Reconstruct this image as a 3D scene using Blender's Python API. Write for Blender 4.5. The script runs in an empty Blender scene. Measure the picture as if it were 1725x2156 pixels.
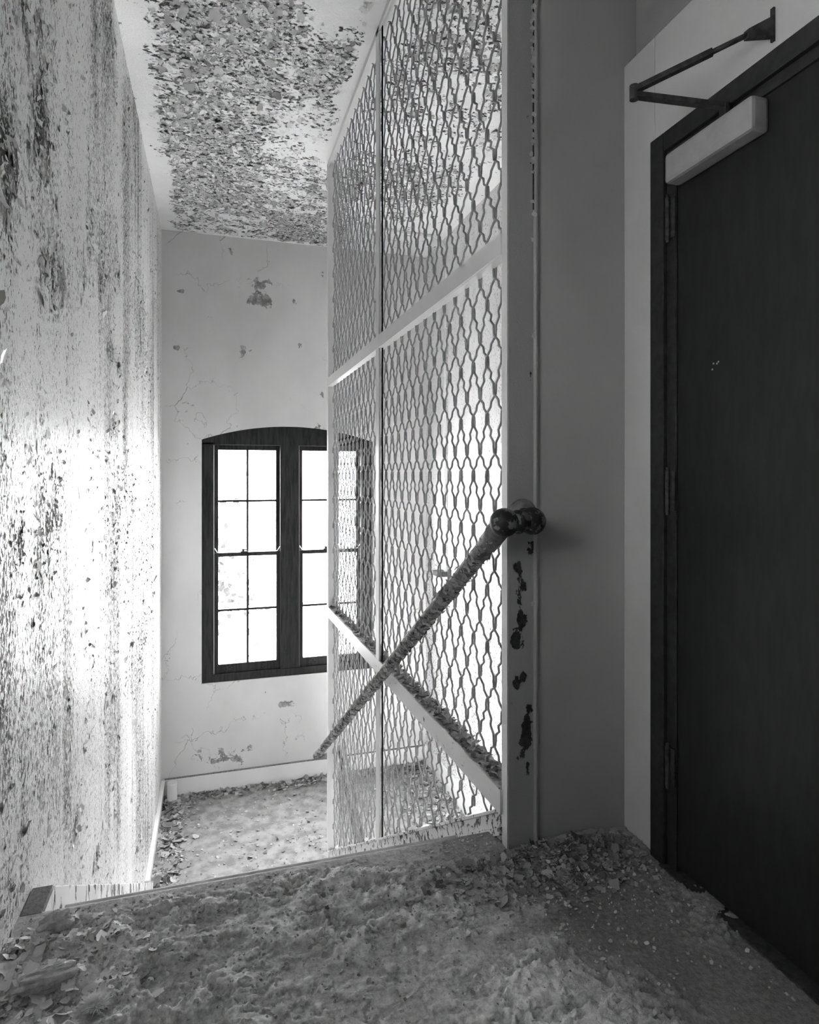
import bpy, bmesh, math, random
import numpy as np
from mathutils import Vector

S = bpy.context.scene
COL = S.collection
PI = math.pi

# ------------------------------------------------------------------ camera
F_PX, W_PX, H_PX = 1340.0, 1725.0, 2156.0
YAW = math.atan((862.5 - 448.0) / F_PX)          # turned to the right of the stair's axis
EYE = 1.14
cam = bpy.data.cameras.new('camera')
cam.sensor_fit = 'HORIZONTAL'
cam.sensor_width = 36.0
cam.lens = 36.0 * F_PX / W_PX
cam.shift_y = -(1078.0 - 1000.0) / W_PX
cam.clip_start = 0.02
cam.clip_end = 200
cam_o = bpy.data.objects.new('camera', cam)
COL.objects.link(cam_o)
cam_o.location = (0, 0, EYE)
cam_o.rotation_euler = (PI / 2, 0, -YAW)
S.camera = cam_o

# ------------------------------------------------------------------ sky, exposure
world = bpy.data.worlds.new('world')
S.world = world
world.use_nodes = True
bg = world.node_tree.nodes['Background']
bg.inputs[0].default_value = (1, 1, 1, 1)          # even, overcast white sky
bg.inputs[1].default_value = 1.0

S.view_settings.view_transform = 'Standard'
S.view_settings.look = 'None'
S.view_settings.gamma = 1.0
S.view_settings.use_curve_mapping = False
S.view_settings.exposure = 5.55

S.cycles.use_denoising = True
S.cycles.max_bounces = 8
S.cycles.diffuse_bounces = 7
S.cycles.glossy_bounces = 2
S.cycles.transparent_max_bounces = 8
S.cycles.caustics_reflective = False
S.cycles.caustics_refractive = False


def portal(x0, x1, z0, z1, y):
    l = bpy.data.lights.new('window_portal', 'AREA')
    l.shape = 'RECTANGLE'
    l.size, l.size_y = x1 - x0, z1 - z0
    l.cycles.is_portal = True
    o = bpy.data.objects.new('window_portal', l)
    COL.objects.link(o)
    if y is not None:
        o.location = ((x0 + x1) / 2, y, (z0 + z1) / 2)
        o.rotation_euler = (-PI / 2, 0, 0)             # facing into the stairwell (-Y)
    else:
        o.location = (-.478 - .2, (x0 + x1) / 2, (z0 + z1) / 2)
        o.rotation_euler = (-PI / 2, 0, -PI / 2)        # facing +X


# ------------------------------------------------------------------ dimensions (metres)
XL, XR = -0.478, 2.25          # stairwell side walls
YF = 6.66                      # window wall
ZC = 3.54                      # ceiling
ZB = -2.01                     # half landing
YN = 1.885                     # nosing of the top landing
XM = 0.885                     # wire plane of the partition
YP = 1.755                     # pier wall
XD = 1.27                      # door wall
RISE, RUN, NST = 2.01 / 12, 0.277, 12
SLOPE = RISE / RUN
YB0 = YN + RUN * (NST - 1)     # edge of the half landing
YBACK = -1.6
portal(-0.09, 1.63, -0.93, 1.6, YF + 0.33)
W2 = (.4, .8, 1.2, 2.01)    # unseen window added as fill light, in the left wall (y0, y1, z0, z1)
portal(W2[0], W2[1], W2[2], W2[3], None)

rng = np.random.default_rng(7)
random.seed(7)


# ------------------------------------------------------------------ numpy noise
def _h(i, j, s):
    n = (i.astype(np.int64) * 374761393 + j.astype(np.int64) * 668265263 + s * 1274126177) & 0xffffffff
    n = ((n ^ (n >> 13)) * 1274126177) & 0xffffffff
    n = (n ^ (n >> 16)) & 0xffffffff
    return n / 4294967295.0


def vnoise(x, y, s=0):
    x = np.asarray(x, float); y = np.asarray(y, float)
    i = np.floor(x); j = np.floor(y)
    a = x - i; b = y - j
    a = a * a * (3 - 2 * a); b = b * b * (3 - 2 * b)
    return ((_h(i, j, s) * (1 - a) + _h(i + 1, j, s) * a) * (1 - b)
            + (_h(i, j + 1, s) * (1 - a) + _h(i + 1, j + 1, s) * a) * b)


def fbm(x, y, o=4, s=0, g=0.5):
    t = 0.0; amp = 1.0; n = 0.0
    for k in range(o):
        t = t + amp * vnoise(x * 2 ** k + 17.3 * k, y * 2 ** k - 9.1 * k, s + k)
        n += amp; amp *= g
    return t / n


def sstep(a, b, x):
    t = np.clip((x - a) / (b - a), 0, 1)
    return t * t * (3 - 2 * t)


def blobs(y, z, lst):
    t = np.zeros_like(np.asarray(y, float))
    for (cy, cz, sy, sz, a) in lst:
        t = np.maximum(t, a * np.exp(-((y - cy) / sy) ** 2 * .7 - ((z - cz) / sz) ** 2 * .7))
    return t


# ------------------------------------------------------------------ object helpers
def link(o, parent=None):
    COL.objects.link(o)
    if parent is not None:
        o.parent = parent
    return o


def tag(o, label=None, cat=None, group=None, kind=None):
    if label: o['label'] = label
    if cat: o['category'] = cat
    if group: o['group'] = group
    if kind: o['kind'] = kind
    return o


def empty(name, loc=(0, 0, 0)):
    o = bpy.data.objects.new(name, None)
    o.empty_display_size = 0.1
    o.location = loc
    return link(o)


def mesh_obj(name, verts, faces, mat, parent=None, smooth=False, attrs=None):
    me = bpy.data.meshes.new(name)
    me.from_pydata([tuple(v) for v in verts], [], [tuple(f) for f in faces])
    me.update()
    if smooth:
        me.polygons.foreach_set('use_smooth', [True] * len(me.polygons))
    for k, a in (attrs or {}).items():
        at = me.attributes.new(k, 'FLOAT', 'POINT')
        at.data.foreach_set('value', np.asarray(a, np.float32).ravel())
    if mat: me.materials.append(mat)
    o = bpy.data.objects.new(name, me)
    return link(o, parent)


def np_mesh(name, V, Q, mat, parent=None, smooth=False, attrs=None):
    """V (n,3), Q (m,4) int quads; fast path."""
    V = np.asarray(V, np.float32); Q = np.asarray(Q, np.int32)
    me = bpy.data.meshes.new(name)
    m, k = Q.shape
    me.vertices.add(len(V)); me.vertices.foreach_set('co', V.ravel())
    me.loops.add(m * k); me.loops.foreach_set('vertex_index', Q.ravel())
    me.polygons.add(m)
    me.polygons.foreach_set('loop_start', np.arange(0, m * k, k, dtype=np.int32))
    me.polygons.foreach_set('loop_total', np.full(m, k, np.int32))
    me.update(calc_edges=True)
    if smooth:
        me.polygons.foreach_set('use_smooth', np.ones(m, bool))
    for kk, a in (attrs or {}).items():
        at = me.attributes.new(kk, 'FLOAT', 'POINT')
        at.data.foreach_set('value', np.asarray(a, np.float32).ravel())
    if mat: me.materials.append(mat)
    me.validate()
    o = bpy.data.objects.new(name, me)
    return link(o, parent)


def grid_arrays(A, B, fn, flip=False):
    a, b = np.meshgrid(A, B)
    V = np.stack(fn(a, b), -1).reshape(-1, 3)
    nu, nv = len(A), len(B)
    i = np.arange(nu - 1)[None, :] + np.arange(nv - 1)[:, None] * nu
    Q = np.stack([i, i + 1, i + 1 + nu, i + nu], -1).reshape(-1, 4)
    if flip: Q = Q[:, ::-1]
    return V, Q


def cat_arrays(lst):
    Vs, Qs, n = [], [], 0
    for V, Q in lst:
        Vs.append(V); Qs.append(Q + n); n += len(V)
    return np.concatenate(Vs), np.concatenate(Qs)


def lin(a, b, step):
    return np.linspace(a, b, max(2, int(round(abs(b - a) / step)) + 1))


BOXF = [(0, 1, 3, 2), (4, 6, 7, 5), (0, 4, 5, 1), (2, 3, 7, 6), (0, 2, 6, 4), (1, 5, 7, 3)]


class MB:
    """collects simple solids into one mesh"""
    def __init__(s): s.v = []; s.f = []
    def box(s, x0, x1, y0, y1, z0, z1):
        n = len(s.v)
        for x in (x0, x1):
            for y in (y0, y1):
                for z in (z0, z1): s.v.append((x, y, z))
        s.f += [tuple(n + i for i in q) for q in BOXF]
        return s
    def hexa(s, pts):                 # 8 points in box order (x,y,z nested)
        n = len(s.v); s.v += [tuple(p) for p in pts]
        s.f += [tuple(n + i for i in q) for q in BOXF]
        return s
    def sbox(s, x0, x1, y0, y1, za0, za1, zb0, zb1):   # sloped bar along y: z range at y0 and at y1
        return s.hexa([(x0, y0, za0), (x0, y0, za1), (x0, y1, zb0), (x0, y1, zb1),
                       (x1, y0, za0), (x1, y0, za1), (x1, y1, zb0), (x1, y1, zb1)])
    def cyl(s, p, q, r, n=16, r2=None):
        v, f = tube_arrays([p, q], [r, r if r2 is None else r2], n)
        k = len(s.v); s.v += v; s.f += [tuple(k + i for i in t) for t in f]
        return s
    def build(s, name, mat, parent=None, bevel=0, smooth=False):
        bm = bmesh.new()
        vs = [bm.verts.new(v) for v in s.v]
        for f in s.f:
            try: bm.faces.new([vs[i] for i in f])
            except ValueError: pass
        bmesh.ops.recalc_face_normals(bm, faces=bm.faces)
        if bevel:
            bmesh.ops.bevel(bm, geom=[e for e in bm.edges if e.is_manifold and e.calc_face_angle(0) > .6], offset=bevel,
                            segments=2, profile=.6, affect='EDGES')
        me = bpy.data.meshes.new(name); bm.to_mesh(me); bm.free()
        if smooth:
            me.polygons.foreach_set('use_smooth', [True] * len(me.polygons))
        if mat: me.materials.append(mat)
        return link(bpy.data.objects.new(name, me), parent)


def tube_arrays(pts, rad, n=8, cap=True):
    pts = [Vector(p) for p in pts]
    if not hasattr(rad, '__len__'): rad = [rad] * len(pts)
    v, f = [], []
    prev = None
    for i, p in enumerate(pts):
        d = (pts[min(i + 1, len(pts) - 1)] - pts[max(i - 1, 0)])
        if d.length < 1e-9: d = Vector((0, 0, 1))
        d.normalize()
        if prev is None:
            up = Vector((1, 0, 0)) if abs(d.x) < .8 else Vector((0, 1, 0))
            a = d.cross(up).normalized()
        else:
            a = (prev - d * prev.dot(d)).normalized()
        prev = a
        b = d.cross(a)
        for k in range(n):
            t = 2 * PI * k / n
            q = p + (a * math.cos(t) + b * math.sin(t)) * rad[i]
            v.append(tuple(q))
    for i in range(len(pts) - 1):
        for k in range(n):
            f.append((i * n + k, i * n + (k + 1) % n, (i + 1) * n + (k + 1) % n, (i + 1) * n + k))
    if cap:
        f.append(tuple(range(n - 1, -1, -1)))
        f.append(tuple((len(pts) - 1) * n + k for k in range(n)))
    return v, f


def tube(name, pts, rad, mat, parent=None, n=8, smooth=True):
    v, f = tube_arrays(pts, rad, n)
    return mesh_obj(name, v, f, mat, parent, smooth)


def sphere_arrays(c, r, nu=24, nv=14):
    v, f = [], []
    for j in range(nv + 1):
        t = PI * j / nv
        for i in range(nu):
            p = 2 * PI * i / nu
            v.append((c[0] + r * math.sin(t) * math.cos(p), c[1] + r * math.sin(t) * math.sin(p), c[2] + r * math.cos(t)))
    for j in range(nv):
        for i in range(nu):
            f.append((j * nu + i, (j + 1) * nu + i, (j + 1) * nu + (i + 1) % nu, j * nu + (i + 1) % nu))
    return v, f


def flakes(name, C, N, size, curl, lift, mat, parent=None, kind='stuff', align=None, seed=0, aspect=1.0):
    """curled paint flakes: 3x3 vertex patches hinged at one edge on the surface."""
    r = np.random.default_rng(seed)
    n = len(C)
    C = np.asarray(C, float); N = np.asarray(N, float)
    if N.ndim == 1: N = np.tile(N, (n, 1))
    ref = np.where(np.abs(N[:, 2:3]) < .8, np.array([[0, 0, 1.0]]), np.array([[1.0, 0, 0]]))
    T = np.cross(N, ref); T /= np.linalg.norm(T, axis=1, keepdims=True)
    B = np.cross(N, T)
    ang = r.uniform(0, 2 * PI, n) if align is None else r.normal(align, .7, n)
    U = T * np.cos(ang)[:, None] + B * np.sin(ang)[:, None]
    W = np.cross(N, U)
    g = np.array([(a, b) for b in (-1, 0, 1) for a in (-1, 0, 1)], float)
    a = g[None, :, 0] + r.normal(0, .22, (n, 9))
    b = (g[None, :, 1] * (1 - .35 * np.abs(g[None, :, 0])) + r.normal(0, .22, (n, 9))) * aspect
    s = np.asarray(size, float).reshape(-1, 1) * np.ones((n, 1)); cu = np.asarray(curl, float).reshape(-1, 1) * np.ones((n, 1)); li = np.asarray(lift, float).reshape(-1, 1) * np.ones((n, 1))
    h = li * s + cu * s * np.clip((a + 1) / 2, 0, 2) ** 2 + r.normal(0, .05, (n, 9)) * s
    h = np.maximum(h, .0006)
    V = C[:, None, :] + U[:, None, :] * (a * s)[..., None] + W[:, None, :] * (b * s)[..., None] + N[:, None, :] * h[..., None]
    q = np.array([(0, 1, 4, 3), (1, 2, 5, 4), (3, 4, 7, 6), (4, 5, 8, 7)])
    Q = (q[None] + (np.arange(n) * 9)[:, None, None]).reshape(-1, 4)
    tone = np.repeat(r.uniform(0, 1, n), 9)
    o = np_mesh(name, V.reshape(-1, 3), Q, mat, parent, True, {'tone': tone})
    if kind: o['kind'] = kind
    return o


# ------------------------------------------------------------------ materials
class NT:
    def __init__(s, name):
        s.m = bpy.data.materials.new(name); s.m.use_nodes = True
        s.t = s.m.node_tree; s.n = s.t.nodes; s.p = s.n['Principled BSDF']
        s.co = s.n.new('ShaderNodeTexCoord').outputs['Object']
    def set(s, sock, v):
        if isinstance(v, (int, float)): sock.default_value = v
        elif isinstance(v, tuple): sock.default_value = v
        else: s.t.links.new(v, sock)
    def scale(s, sc, src=None, off=(0, 0, 0)):
        n = s.n.new('ShaderNodeMapping'); s.set(n.inputs[0], src or s.co)
        n.inputs['Scale'].default_value = sc; n.inputs['Location'].default_value = off
        return n.outputs[0]
    def noise(s, vec, scale=1.0, detail=6, rough=.55, dist=0.0):
        n = s.n.new('ShaderNodeTexNoise'); s.set(n.inputs['Vector'], vec)
        n.inputs['Scale'].default_value = scale; n.inputs['Detail'].default_value = detail
        n.inputs['Roughness'].default_value = rough; n.inputs['Distortion'].default_value = dist
        return n.outputs[0]
    def voro(s, vec, scale, feat='F1', out=0):
        n = s.n.new('ShaderNodeTexVoronoi'); s.set(n.inputs['Vector'], vec); n.feature = feat
        n.inputs['Scale'].default_value = scale
        return n.outputs[out]
    def math(s, op, a, b=0.0, c=None, clamp=False):
        n = s.n.new('ShaderNodeMath'); n.operation = op; n.use_clamp = clamp
        s.set(n.inputs[0], a); s.set(n.inputs[1], b)
        if c is not None: s.set(n.inputs[2], c)
        return n.outputs[0]
    def rng(s, v, a, b, c=0.0, d=1.0, smooth=True):
        n = s.n.new('ShaderNodeMapRange'); n.interpolation_type = 'SMOOTHSTEP' if smooth else 'LINEAR'
        s.set(n.inputs[0], v)
        for i, k in enumerate((a, b, c, d)): s.set(n.inputs[i + 1], k)
        return n.outputs[0]
    def mix(s, f, a, b):             # scalar mix
        n = s.n.new('ShaderNodeMix'); n.data_type = 'FLOAT'
        s.set(n.inputs[0], f); s.set(n.inputs[2], a); s.set(n.inputs[3], b)
        return n.outputs[0]
    def attr(s, name):
        n = s.n.new('ShaderNodeAttribute'); n.attribute_name = name
        return n.outputs['Fac']
    def bump(s, h, strength=1.0, dist=.01, normal=None):
        n = s.n.new('ShaderNodeBump'); n.inputs['Strength'].default_value = strength
        n.inputs['Distance'].default_value = dist; s.set(n.inputs['Height'], h)
        if normal is not None: s.set(n.inputs['Normal'], normal)
        return n.outputs[0]
    def done(s, color, rough=.6, spec=.5, normal=None, metal=0.0):
        s.set(s.p.inputs['Base Color'], (color,) * 3 + (1,) if isinstance(color, float) else color)
        s.set(s.p.inputs['Roughness'], rough)
        s.p.inputs['Specular IOR Level'].default_value = spec
        s.p.inputs['Metallic'].default_value = metal
        if normal is not None: s.t.links.new(normal, s.p.inputs['Normal'])
        return s.m


def mat_peel(name, base, exposed=(.08, .34), sc=(9, 9, 9), k=1.2, rough=.38, spec=.5, speck=None, orange=.0,
             crack=0.0, edge=.02, bump=.006, dirt=.12, scab=0.0):
    """oil paint that has peeled: 'peel' attribute drives how much, noise drives the shapes"""
    t = NT(name)
    P = t.attr('peel')
    vec = t.scale(sc)
    n1 = t.noise(vec, 1.0, 7, .62, .4)
    v = t.math('ADD', t.math('MULTIPLY', t.math('SUBTRACT', n1, .5), k * 2), P)
    m = t.rng(v, .5 - edge, .5 + edge)
    if speck:
        ssc, thr = speck
        st = t.noise(t.scale((ssc[0] * .05, ssc[1] * .10, ssc[2] * .004)), 1.0, 3, .5)
        n2 = t.noise(t.scale(ssc), 1.0, 3, .6)
        cut = t.math('SUBTRACT', thr, t.math('MULTIPLY', t.math('ADD', t.math('MULTIPLY', st, .22), t.math('MULTIPLY', t.attr('speck'), .16)), 1.0))
        m2 = t.rng(t.math('SUBTRACT', n2, cut), -.012, .03)
        m = t.math('MAXIMUM', m, m2)
    if crack:
        warp = t.noise(t.scale((4, 4, 4)), 1.0, 4, .6)
        cv = t.n.new('ShaderNodeVectorMath'); cv.operation = 'ADD'
        t.set(cv.inputs[0], t.scale((1.1, 1.1, 1.1)))
        cs = t.n.new('ShaderNodeCombineXYZ'); w2 = t.math('MULTIPLY', warp, .7)
        t.set(cs.inputs[0], w2); t.set(cs.inputs[2], w2); t.set(cv.inputs[1], cs.outputs[0])
        dn = t.voro(cv.outputs[0], 1.6, 'DISTANCE_TO_EDGE')
        gate = t.rng(t.noise(t.scale((1.3, 1.3, 1.3), off=(3, 1, 5)), 1, 3), .52, .6)
        cm = t.math('MULTIPLY', t.rng(dn, crack * .2, crack, 1.0, 0.0), gate)
        m = t.math('MAXIMUM', m, t.math('MULTIPLY', cm, .75))
    fine = t.noise(t.scale(tuple(q * 5 for q in sc)), 1.0, 4, .6)
    e = t.rng(t.noise(t.scale(tuple(q * 1.7 for q in sc), off=(5, 2, 1)), 1.0, 5, .6), .38, .6, exposed[0], exposed[1])
    if scab:
        d1 = t.noise(t.scale((30, 42, 30)), 1.0, 6, .62, .3)
        near = t.math('MULTIPLY', t.math('SUBTRACT', 1.0, t.math('ABSOLUTE', t.math('SUBTRACT', v, .52))), .12)
        dk = t.rng(t.math('ADD', d1, near), scab, scab + .02)
        sti = t.rng(t.noise(t.scale((170, 170, 170)), 1.0, 2, .5), .5, .56)
        big = t.rng(t.noise(t.scale((6, 6, 6), off=(7, 3, 2)), 1.0, 4, .6), .46, .54)
        stp = t.math('MULTIPLY', t.math('MULTIPLY', sti, big), .75)
        mm = t.mix(stp, exposed[1], base)
        e = t.mix(dk, mm, exposed[0])
        m = t.math('MAXIMUM', m, t.math('MULTIPLY', dk, t.rng(v, .22, .3)))
    low = t.noise(t.scale((.9, .9, .6)), 1.0, 4, .6)
    paint = t.math('MULTIPLY', base, t.rng(low, .3, .7, 1 - dirt, 1 + dirt * .4))
    colv = t.mix(m, paint, e)
    cc = t.n.new('ShaderNodeCombineColor')
    for i in range(3): t.set(cc.inputs[i], colv)
    hgt = t.math('ADD', t.math('MULTIPLY', t.math('SUBTRACT', 1.0, m), 1.0), t.math('MULTIPLY', fine, .25))
    if orange:
        bl = t.noise(t.scale(tuple(q * 13 for q in sc)), 1.0, 3, .7)
        bl = t.rng(bl, .42, .7)
        hgt = t.math('ADD', hgt, t.math('MULTIPLY', bl, orange))
    nrm = t.bump(hgt, .8, bump)
    return t.done(cc.outputs[0], t.mix(m, rough, .85), spec, nrm)


def mat_flake(name, lo, hi, rough=.6):
    t = NT(name)
    c = t.rng(t.attr('tone'), 0.0, 1.0, lo, hi, False)
    cc = t.n.new('ShaderNodeCombineColor')
    for i in range(3): t.set(cc.inputs[i], c)
    return t.done(cc.outputs[0], rough, .3)


def mat_simple(name, lo, hi, scale=20, rough=.6, spec=.4, bump=.0, detail=6, sc=(1, 1, 1), a=.35, b=.65, metal=0.0):
    t = NT(name)
    n = t.noise(t.scale(sc), scale, detail, .6)
    c = t.rng(n, a, b, lo, hi)
    cc = t.n.new('ShaderNodeCombineColor')
    for i in range(3): t.set(cc.inputs[i], c)
    nrm = t.bump(n, .7, bump) if bump else None
    return t.done(cc.outputs[0], rough, spec, nrm, metal)


M = {}
M['wall_left'] = mat_peel('peeling_gloss_paint', .82, (.06, .30), (7, 10, 4.6), .95, .36, .38,
                          speck=((110, 120, 60), .735), orange=.8, bump=.005)
M['ceiling'] = mat_peel('peeling_ceiling_paint', .90, (.07, .42), (7, 9, 7), 1.1, .5, .35, orange=.2, bump=.010, edge=.012, scab=.635)
M['wall_far'] = mat_peel('cracked_wall_paint', .62, (.18, .36), (13, 13, 13), .75, .5, .3, crack=.006, bump=.004, edge=.02)
M['wall_right'] = mat_peel('stained_wall_paint', .74, (.10, .32), (16, 16, 10), .85, .5, .3, speck=((80, 80, 45), .73), bump=.004)
M['pier'] = mat_peel('shaded_pier_paint', .43, (.10, .26), (22, 22, 22), .45, .5, .35, bump=.003, dirt=.18)  # darker copy of the door wall paint: the pier's shade put into the colour
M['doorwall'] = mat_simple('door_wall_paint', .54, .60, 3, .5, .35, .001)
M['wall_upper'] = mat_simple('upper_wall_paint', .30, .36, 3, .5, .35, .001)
M['post'] = mat_peel('chipped_steel_paint', .36, (.022, .05), (30, 30, 24), .75, .45, .4, orange=.2, bump=.003, edge=.01)
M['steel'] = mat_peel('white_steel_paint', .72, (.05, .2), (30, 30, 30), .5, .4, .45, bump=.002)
M['wire'] = mat_simple('wire_paint', .30, .42, 30, .5, .4, .001)
M['dust'] = mat_simple('grey_dust', .22, .42, 90, .95, .1, .004)
M['rust_shadow'] = mat_simple('rust_shadow_black', .012, .05, 60, .8, .2, .002)
M['door'] = mat_simple('dark_door_paint', .012, .018, 30, .42, .35, .0006, sc=(1, 1, .3))
M['doorframe'] = mat_simple('dark_frame_paint', .015, .028, 40, .5, .4, .001)
M['closer'] = mat_simple('closer_paint', .30, .36, 12, .42, .5)
M['dark_metal'] = mat_simple('dark_iron', .02, .06, 50, .55, .4, .001)
M['wood'] = mat_simple('dark_window_wood', .009, .028, 14, .45, .22, .001, sc=(3, 3, .35))
M['lower_floor'] = mat_simple('dusty_half_landing', .20, .34, 9, .9, .15, .003, 9)
M['tread'] = mat_simple('dusty_tread', .28, .45, 10, .9, .15, .003, 9)
M['trimwhite'] = mat_peel('trim_paint', .78, (.08, .3), (14, 14, 14), .5, .4, .4, bump=.003)
M['skirt'] = mat_peel('skirt_paint', .78, (.05, .25), (30, 14, 8), .8, .4, .4, bump=.003)
M['chip'] = mat_flake('paint_chip', .16, .52)
M['chip_pale'] = mat_flake('paint_chip_pale', .45, .85)
M['chip_dark'] = mat_flake('paint_chip_dusty', .10, .42, .8)
M['flake_wall'] = mat_flake('wall_flake', .30, .78, .45)
M['flake_ceil'] = mat_flake('ceiling_flake', .22, .84, .55)
M['grit'] = mat_flake('grit', .22, .62, .9)
M['fluff'] = mat_simple('pale_fluff', .8, .9, 40, .95, .05)
M['plaster'] = mat_simple('plaster_lump', .40, .62, 45, .95, .1, .006, 8)
M['stick'] = mat_simple('dusty_wood', .14, .30, 60, .9, .1, .002)
M['leaf'] = mat_simple('leaf', .022, .04, 3, .7, .2)
M['bark'] = mat_simple('bark', .06, .12, 8, .9, .1, .01)
M['ground'] = mat_simple('ground', .52, .62, .3, .95, .1)
t = NT('floor_dust')
n1 = t.noise(t.scale((1, 1, 1)), 5, 8, .6)
n2 = t.noise(t.scale((1, 1, 1)), 75, 6, .68)
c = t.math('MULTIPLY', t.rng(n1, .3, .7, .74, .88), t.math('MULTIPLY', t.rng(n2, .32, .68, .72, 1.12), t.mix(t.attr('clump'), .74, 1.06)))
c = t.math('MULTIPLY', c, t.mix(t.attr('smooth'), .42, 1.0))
cc = t.n.new('ShaderNodeCombineColor')
for i in range(3): t.set(cc.inputs[i], c)
M['floor'] = t.done(cc.outputs[0], .92, .15, t.bump(n2, .9, .008))
t = NT('window_glass')
tr = t.n.new('ShaderNodeBsdfTransparent'); gl = t.n.new('ShaderNodeBsdfGlossy'); mx = t.n.new('ShaderNodeMixShader')
gl.inputs['Roughness'].default_value = .03; tr.inputs[0].default_value = (.94, .94, .94, 1)
mx.inputs[0].default_value = .05
t.t.links.new(tr.outputs[0], mx.inputs[1]); t.t.links.new(gl.outputs[0], mx.inputs[2])
t.t.links.new(mx.outputs[0], t.n['Material Output'].inputs['Surface'])
M['glass'] = t.m
t = NT('fill_window_glass')  # pane of the added fill window, dimming its light slightly
tr = t.n.new('ShaderNodeBsdfTransparent'); gl = t.n.new('ShaderNodeBsdfDiffuse'); mx = t.n.new('ShaderNodeMixShader')
tr.inputs[0].default_value = (.92, .92, .92, 1); gl.inputs[0].default_value = (.3, .3, .3, 1)
mx.inputs[0].default_value = .08
t.t.links.new(tr.outputs[0], mx.inputs[1]); t.t.links.new(gl.outputs[0], mx.inputs[2])
t.t.links.new(mx.outputs[0], t.n['Material Output'].inputs['Surface'])
M['fill_glass'] = t.m

# ------------------------------------------------------------------ left wall
LEFT = [(1.75, 1.905, .11, .171, 1), (2.097, 2.196, .127, .278, .9), (2.237, 1.795, .175, .134, 1), (3.49, 3.284, .115, .286, .9),
        (3.147, 2.081, .106, .193, .7), (2.719, 1.946, .067, .128, .6), (2.868, 2.168, .087, .213, .5), (3.605, 2.224, .142, .147, .6),
        (4.676, 2.173, .312, .291, .8), (3.443, 1.751, .112, .047, 1.2), (3.692, 1.721, .111, .05, 1.1), (3.522, 1.381, .117, .049, 1.2),
        (2.224, .992, .159, .178, .6), (3.605, .894, .256, .321, .6), (4.205, .909, .196, .29, .6), (4.89, -.043, .495, .203, .8),
        (2.585, -.146, .052, .043, 1.2), (3.036, -.507, .073, .031, 1), (1.868, .968, .043, .073, .6), (1.957, 2.352, .208, .103, .6),
        (5.233, .415, .485, .544, .5), (1.769, .1, .12, .069, .6), (3.983, 1.14, .222, .191, .5)]


def peel_left(y, z):
    base = .02 + .16 * sstep(.45, .75, fbm(y * 2.2, z * .35, 3, 5))
    return np.maximum(base, .12 + .5 * blobs(y, z, LEFT)) * sstep(6.6, 6.1, y) * sstep(3.54, 3.3, z)


def speck_left(y, z):
    s = fbm(y * 3, z * .5, 3, 11)
    return sstep(.3, .75, s) * (1 - .9 * np.exp(-((y - 3.47) / .11) ** 2) * sstep(-.2, -.5, z)) * sstep(6.6, 6.0, y) * sstep(-.045 - SLOPE * (y - 2.05) + .02, .2 - SLOPE * (y - 2.05) + .1, z) + .55 * blobs(y, z, LEFT)


V, Q = grid_arrays(np.concatenate([np.linspace(-1.6, 1.4, 16)[:-1], lin(1.4, YF, .03)]), np.concatenate([lin(-4.3, -2.1, .3)[:-1], lin(-2.1, ZC, .03)]),
                   lambda a, b: (np.full_like(a, XL), a, b))
cy_, cz_ = V[Q][:, :, 1].mean(1), V[Q][:, :, 2].mean(1)
Q = Q[~((cy_ > W2[0]) & (cy_ < W2[1]) & (cz_ > W2[2]) & (cz_ < W2[3]))]
o = np_mesh('wall_left', V, Q, M['wall_left'], None, False, {'peel': peel_left(V[:, 1], V[:, 2]), 'speck': speck_left(V[:, 1], V[:, 2])})
wall_left = tag(o, 'long pale left wall of the stair with blistered, streaked peeling paint', 'wall', kind='structure')

w2 = tag(empty('fill_window', (XL, (W2[0] + W2[1]) / 2, W2[2])), 'small sash window added out of view in the left wall to brighten the landing', 'window', kind='structure')
m = MB().box(-.14, .012, W2[0] - w2.location[1], W2[0] + .06 - w2.location[1], 0, W2[3] - W2[2]).box(-.14, .012, W2[1] - .06 - w2.location[1], W2[1] - w2.location[1], 0, W2[3] - W2[2])
m.box(-.14, .012, W2[0] + .06 - w2.location[1], W2[1] - .06 - w2.location[1], 0, .06).box(-.14, .012, W2[0] + .06 - w2.location[1], W2[1] - .06 - w2.location[1], W2[3] - W2[2] - .06, W2[3] - W2[2])
m.build('frame', M['wood'], w2, .003)
zmid = (W2[3] - W2[2]) / 2
MB().box(-.09, -.05, W2[0] + .06 - w2.location[1], W2[1] - .06 - w2.location[1], zmid - .02, zmid + .02).build('meeting_rail', M['wood'], w2, .003)
for za, zb in ((.06, zmid - .02), (zmid + .02, W2[3] - W2[2] - .06)):
    MB().box(-.072, -.068, W2[0] + .06 - w2.location[1], W2[1] - .06 - w2.location[1], za, zb).build('pane', M['fill_glass'], w2)

# ------------------------------------------------------------------ window wall
WL, WR, WS, WSP, WCR = -0.104, 1.646, -0.94, 1.494, 1.64
XC = (WL + WR) / 2
_half = (WR - WL) / 2; _sag = WCR - WSP
_R = (_half ** 2 + _sag ** 2) / (2 * _sag)


def arch(x):
    return WCR - _R + np.sqrt(_R ** 2 - (np.asarray(x) - XC) ** 2)


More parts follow.
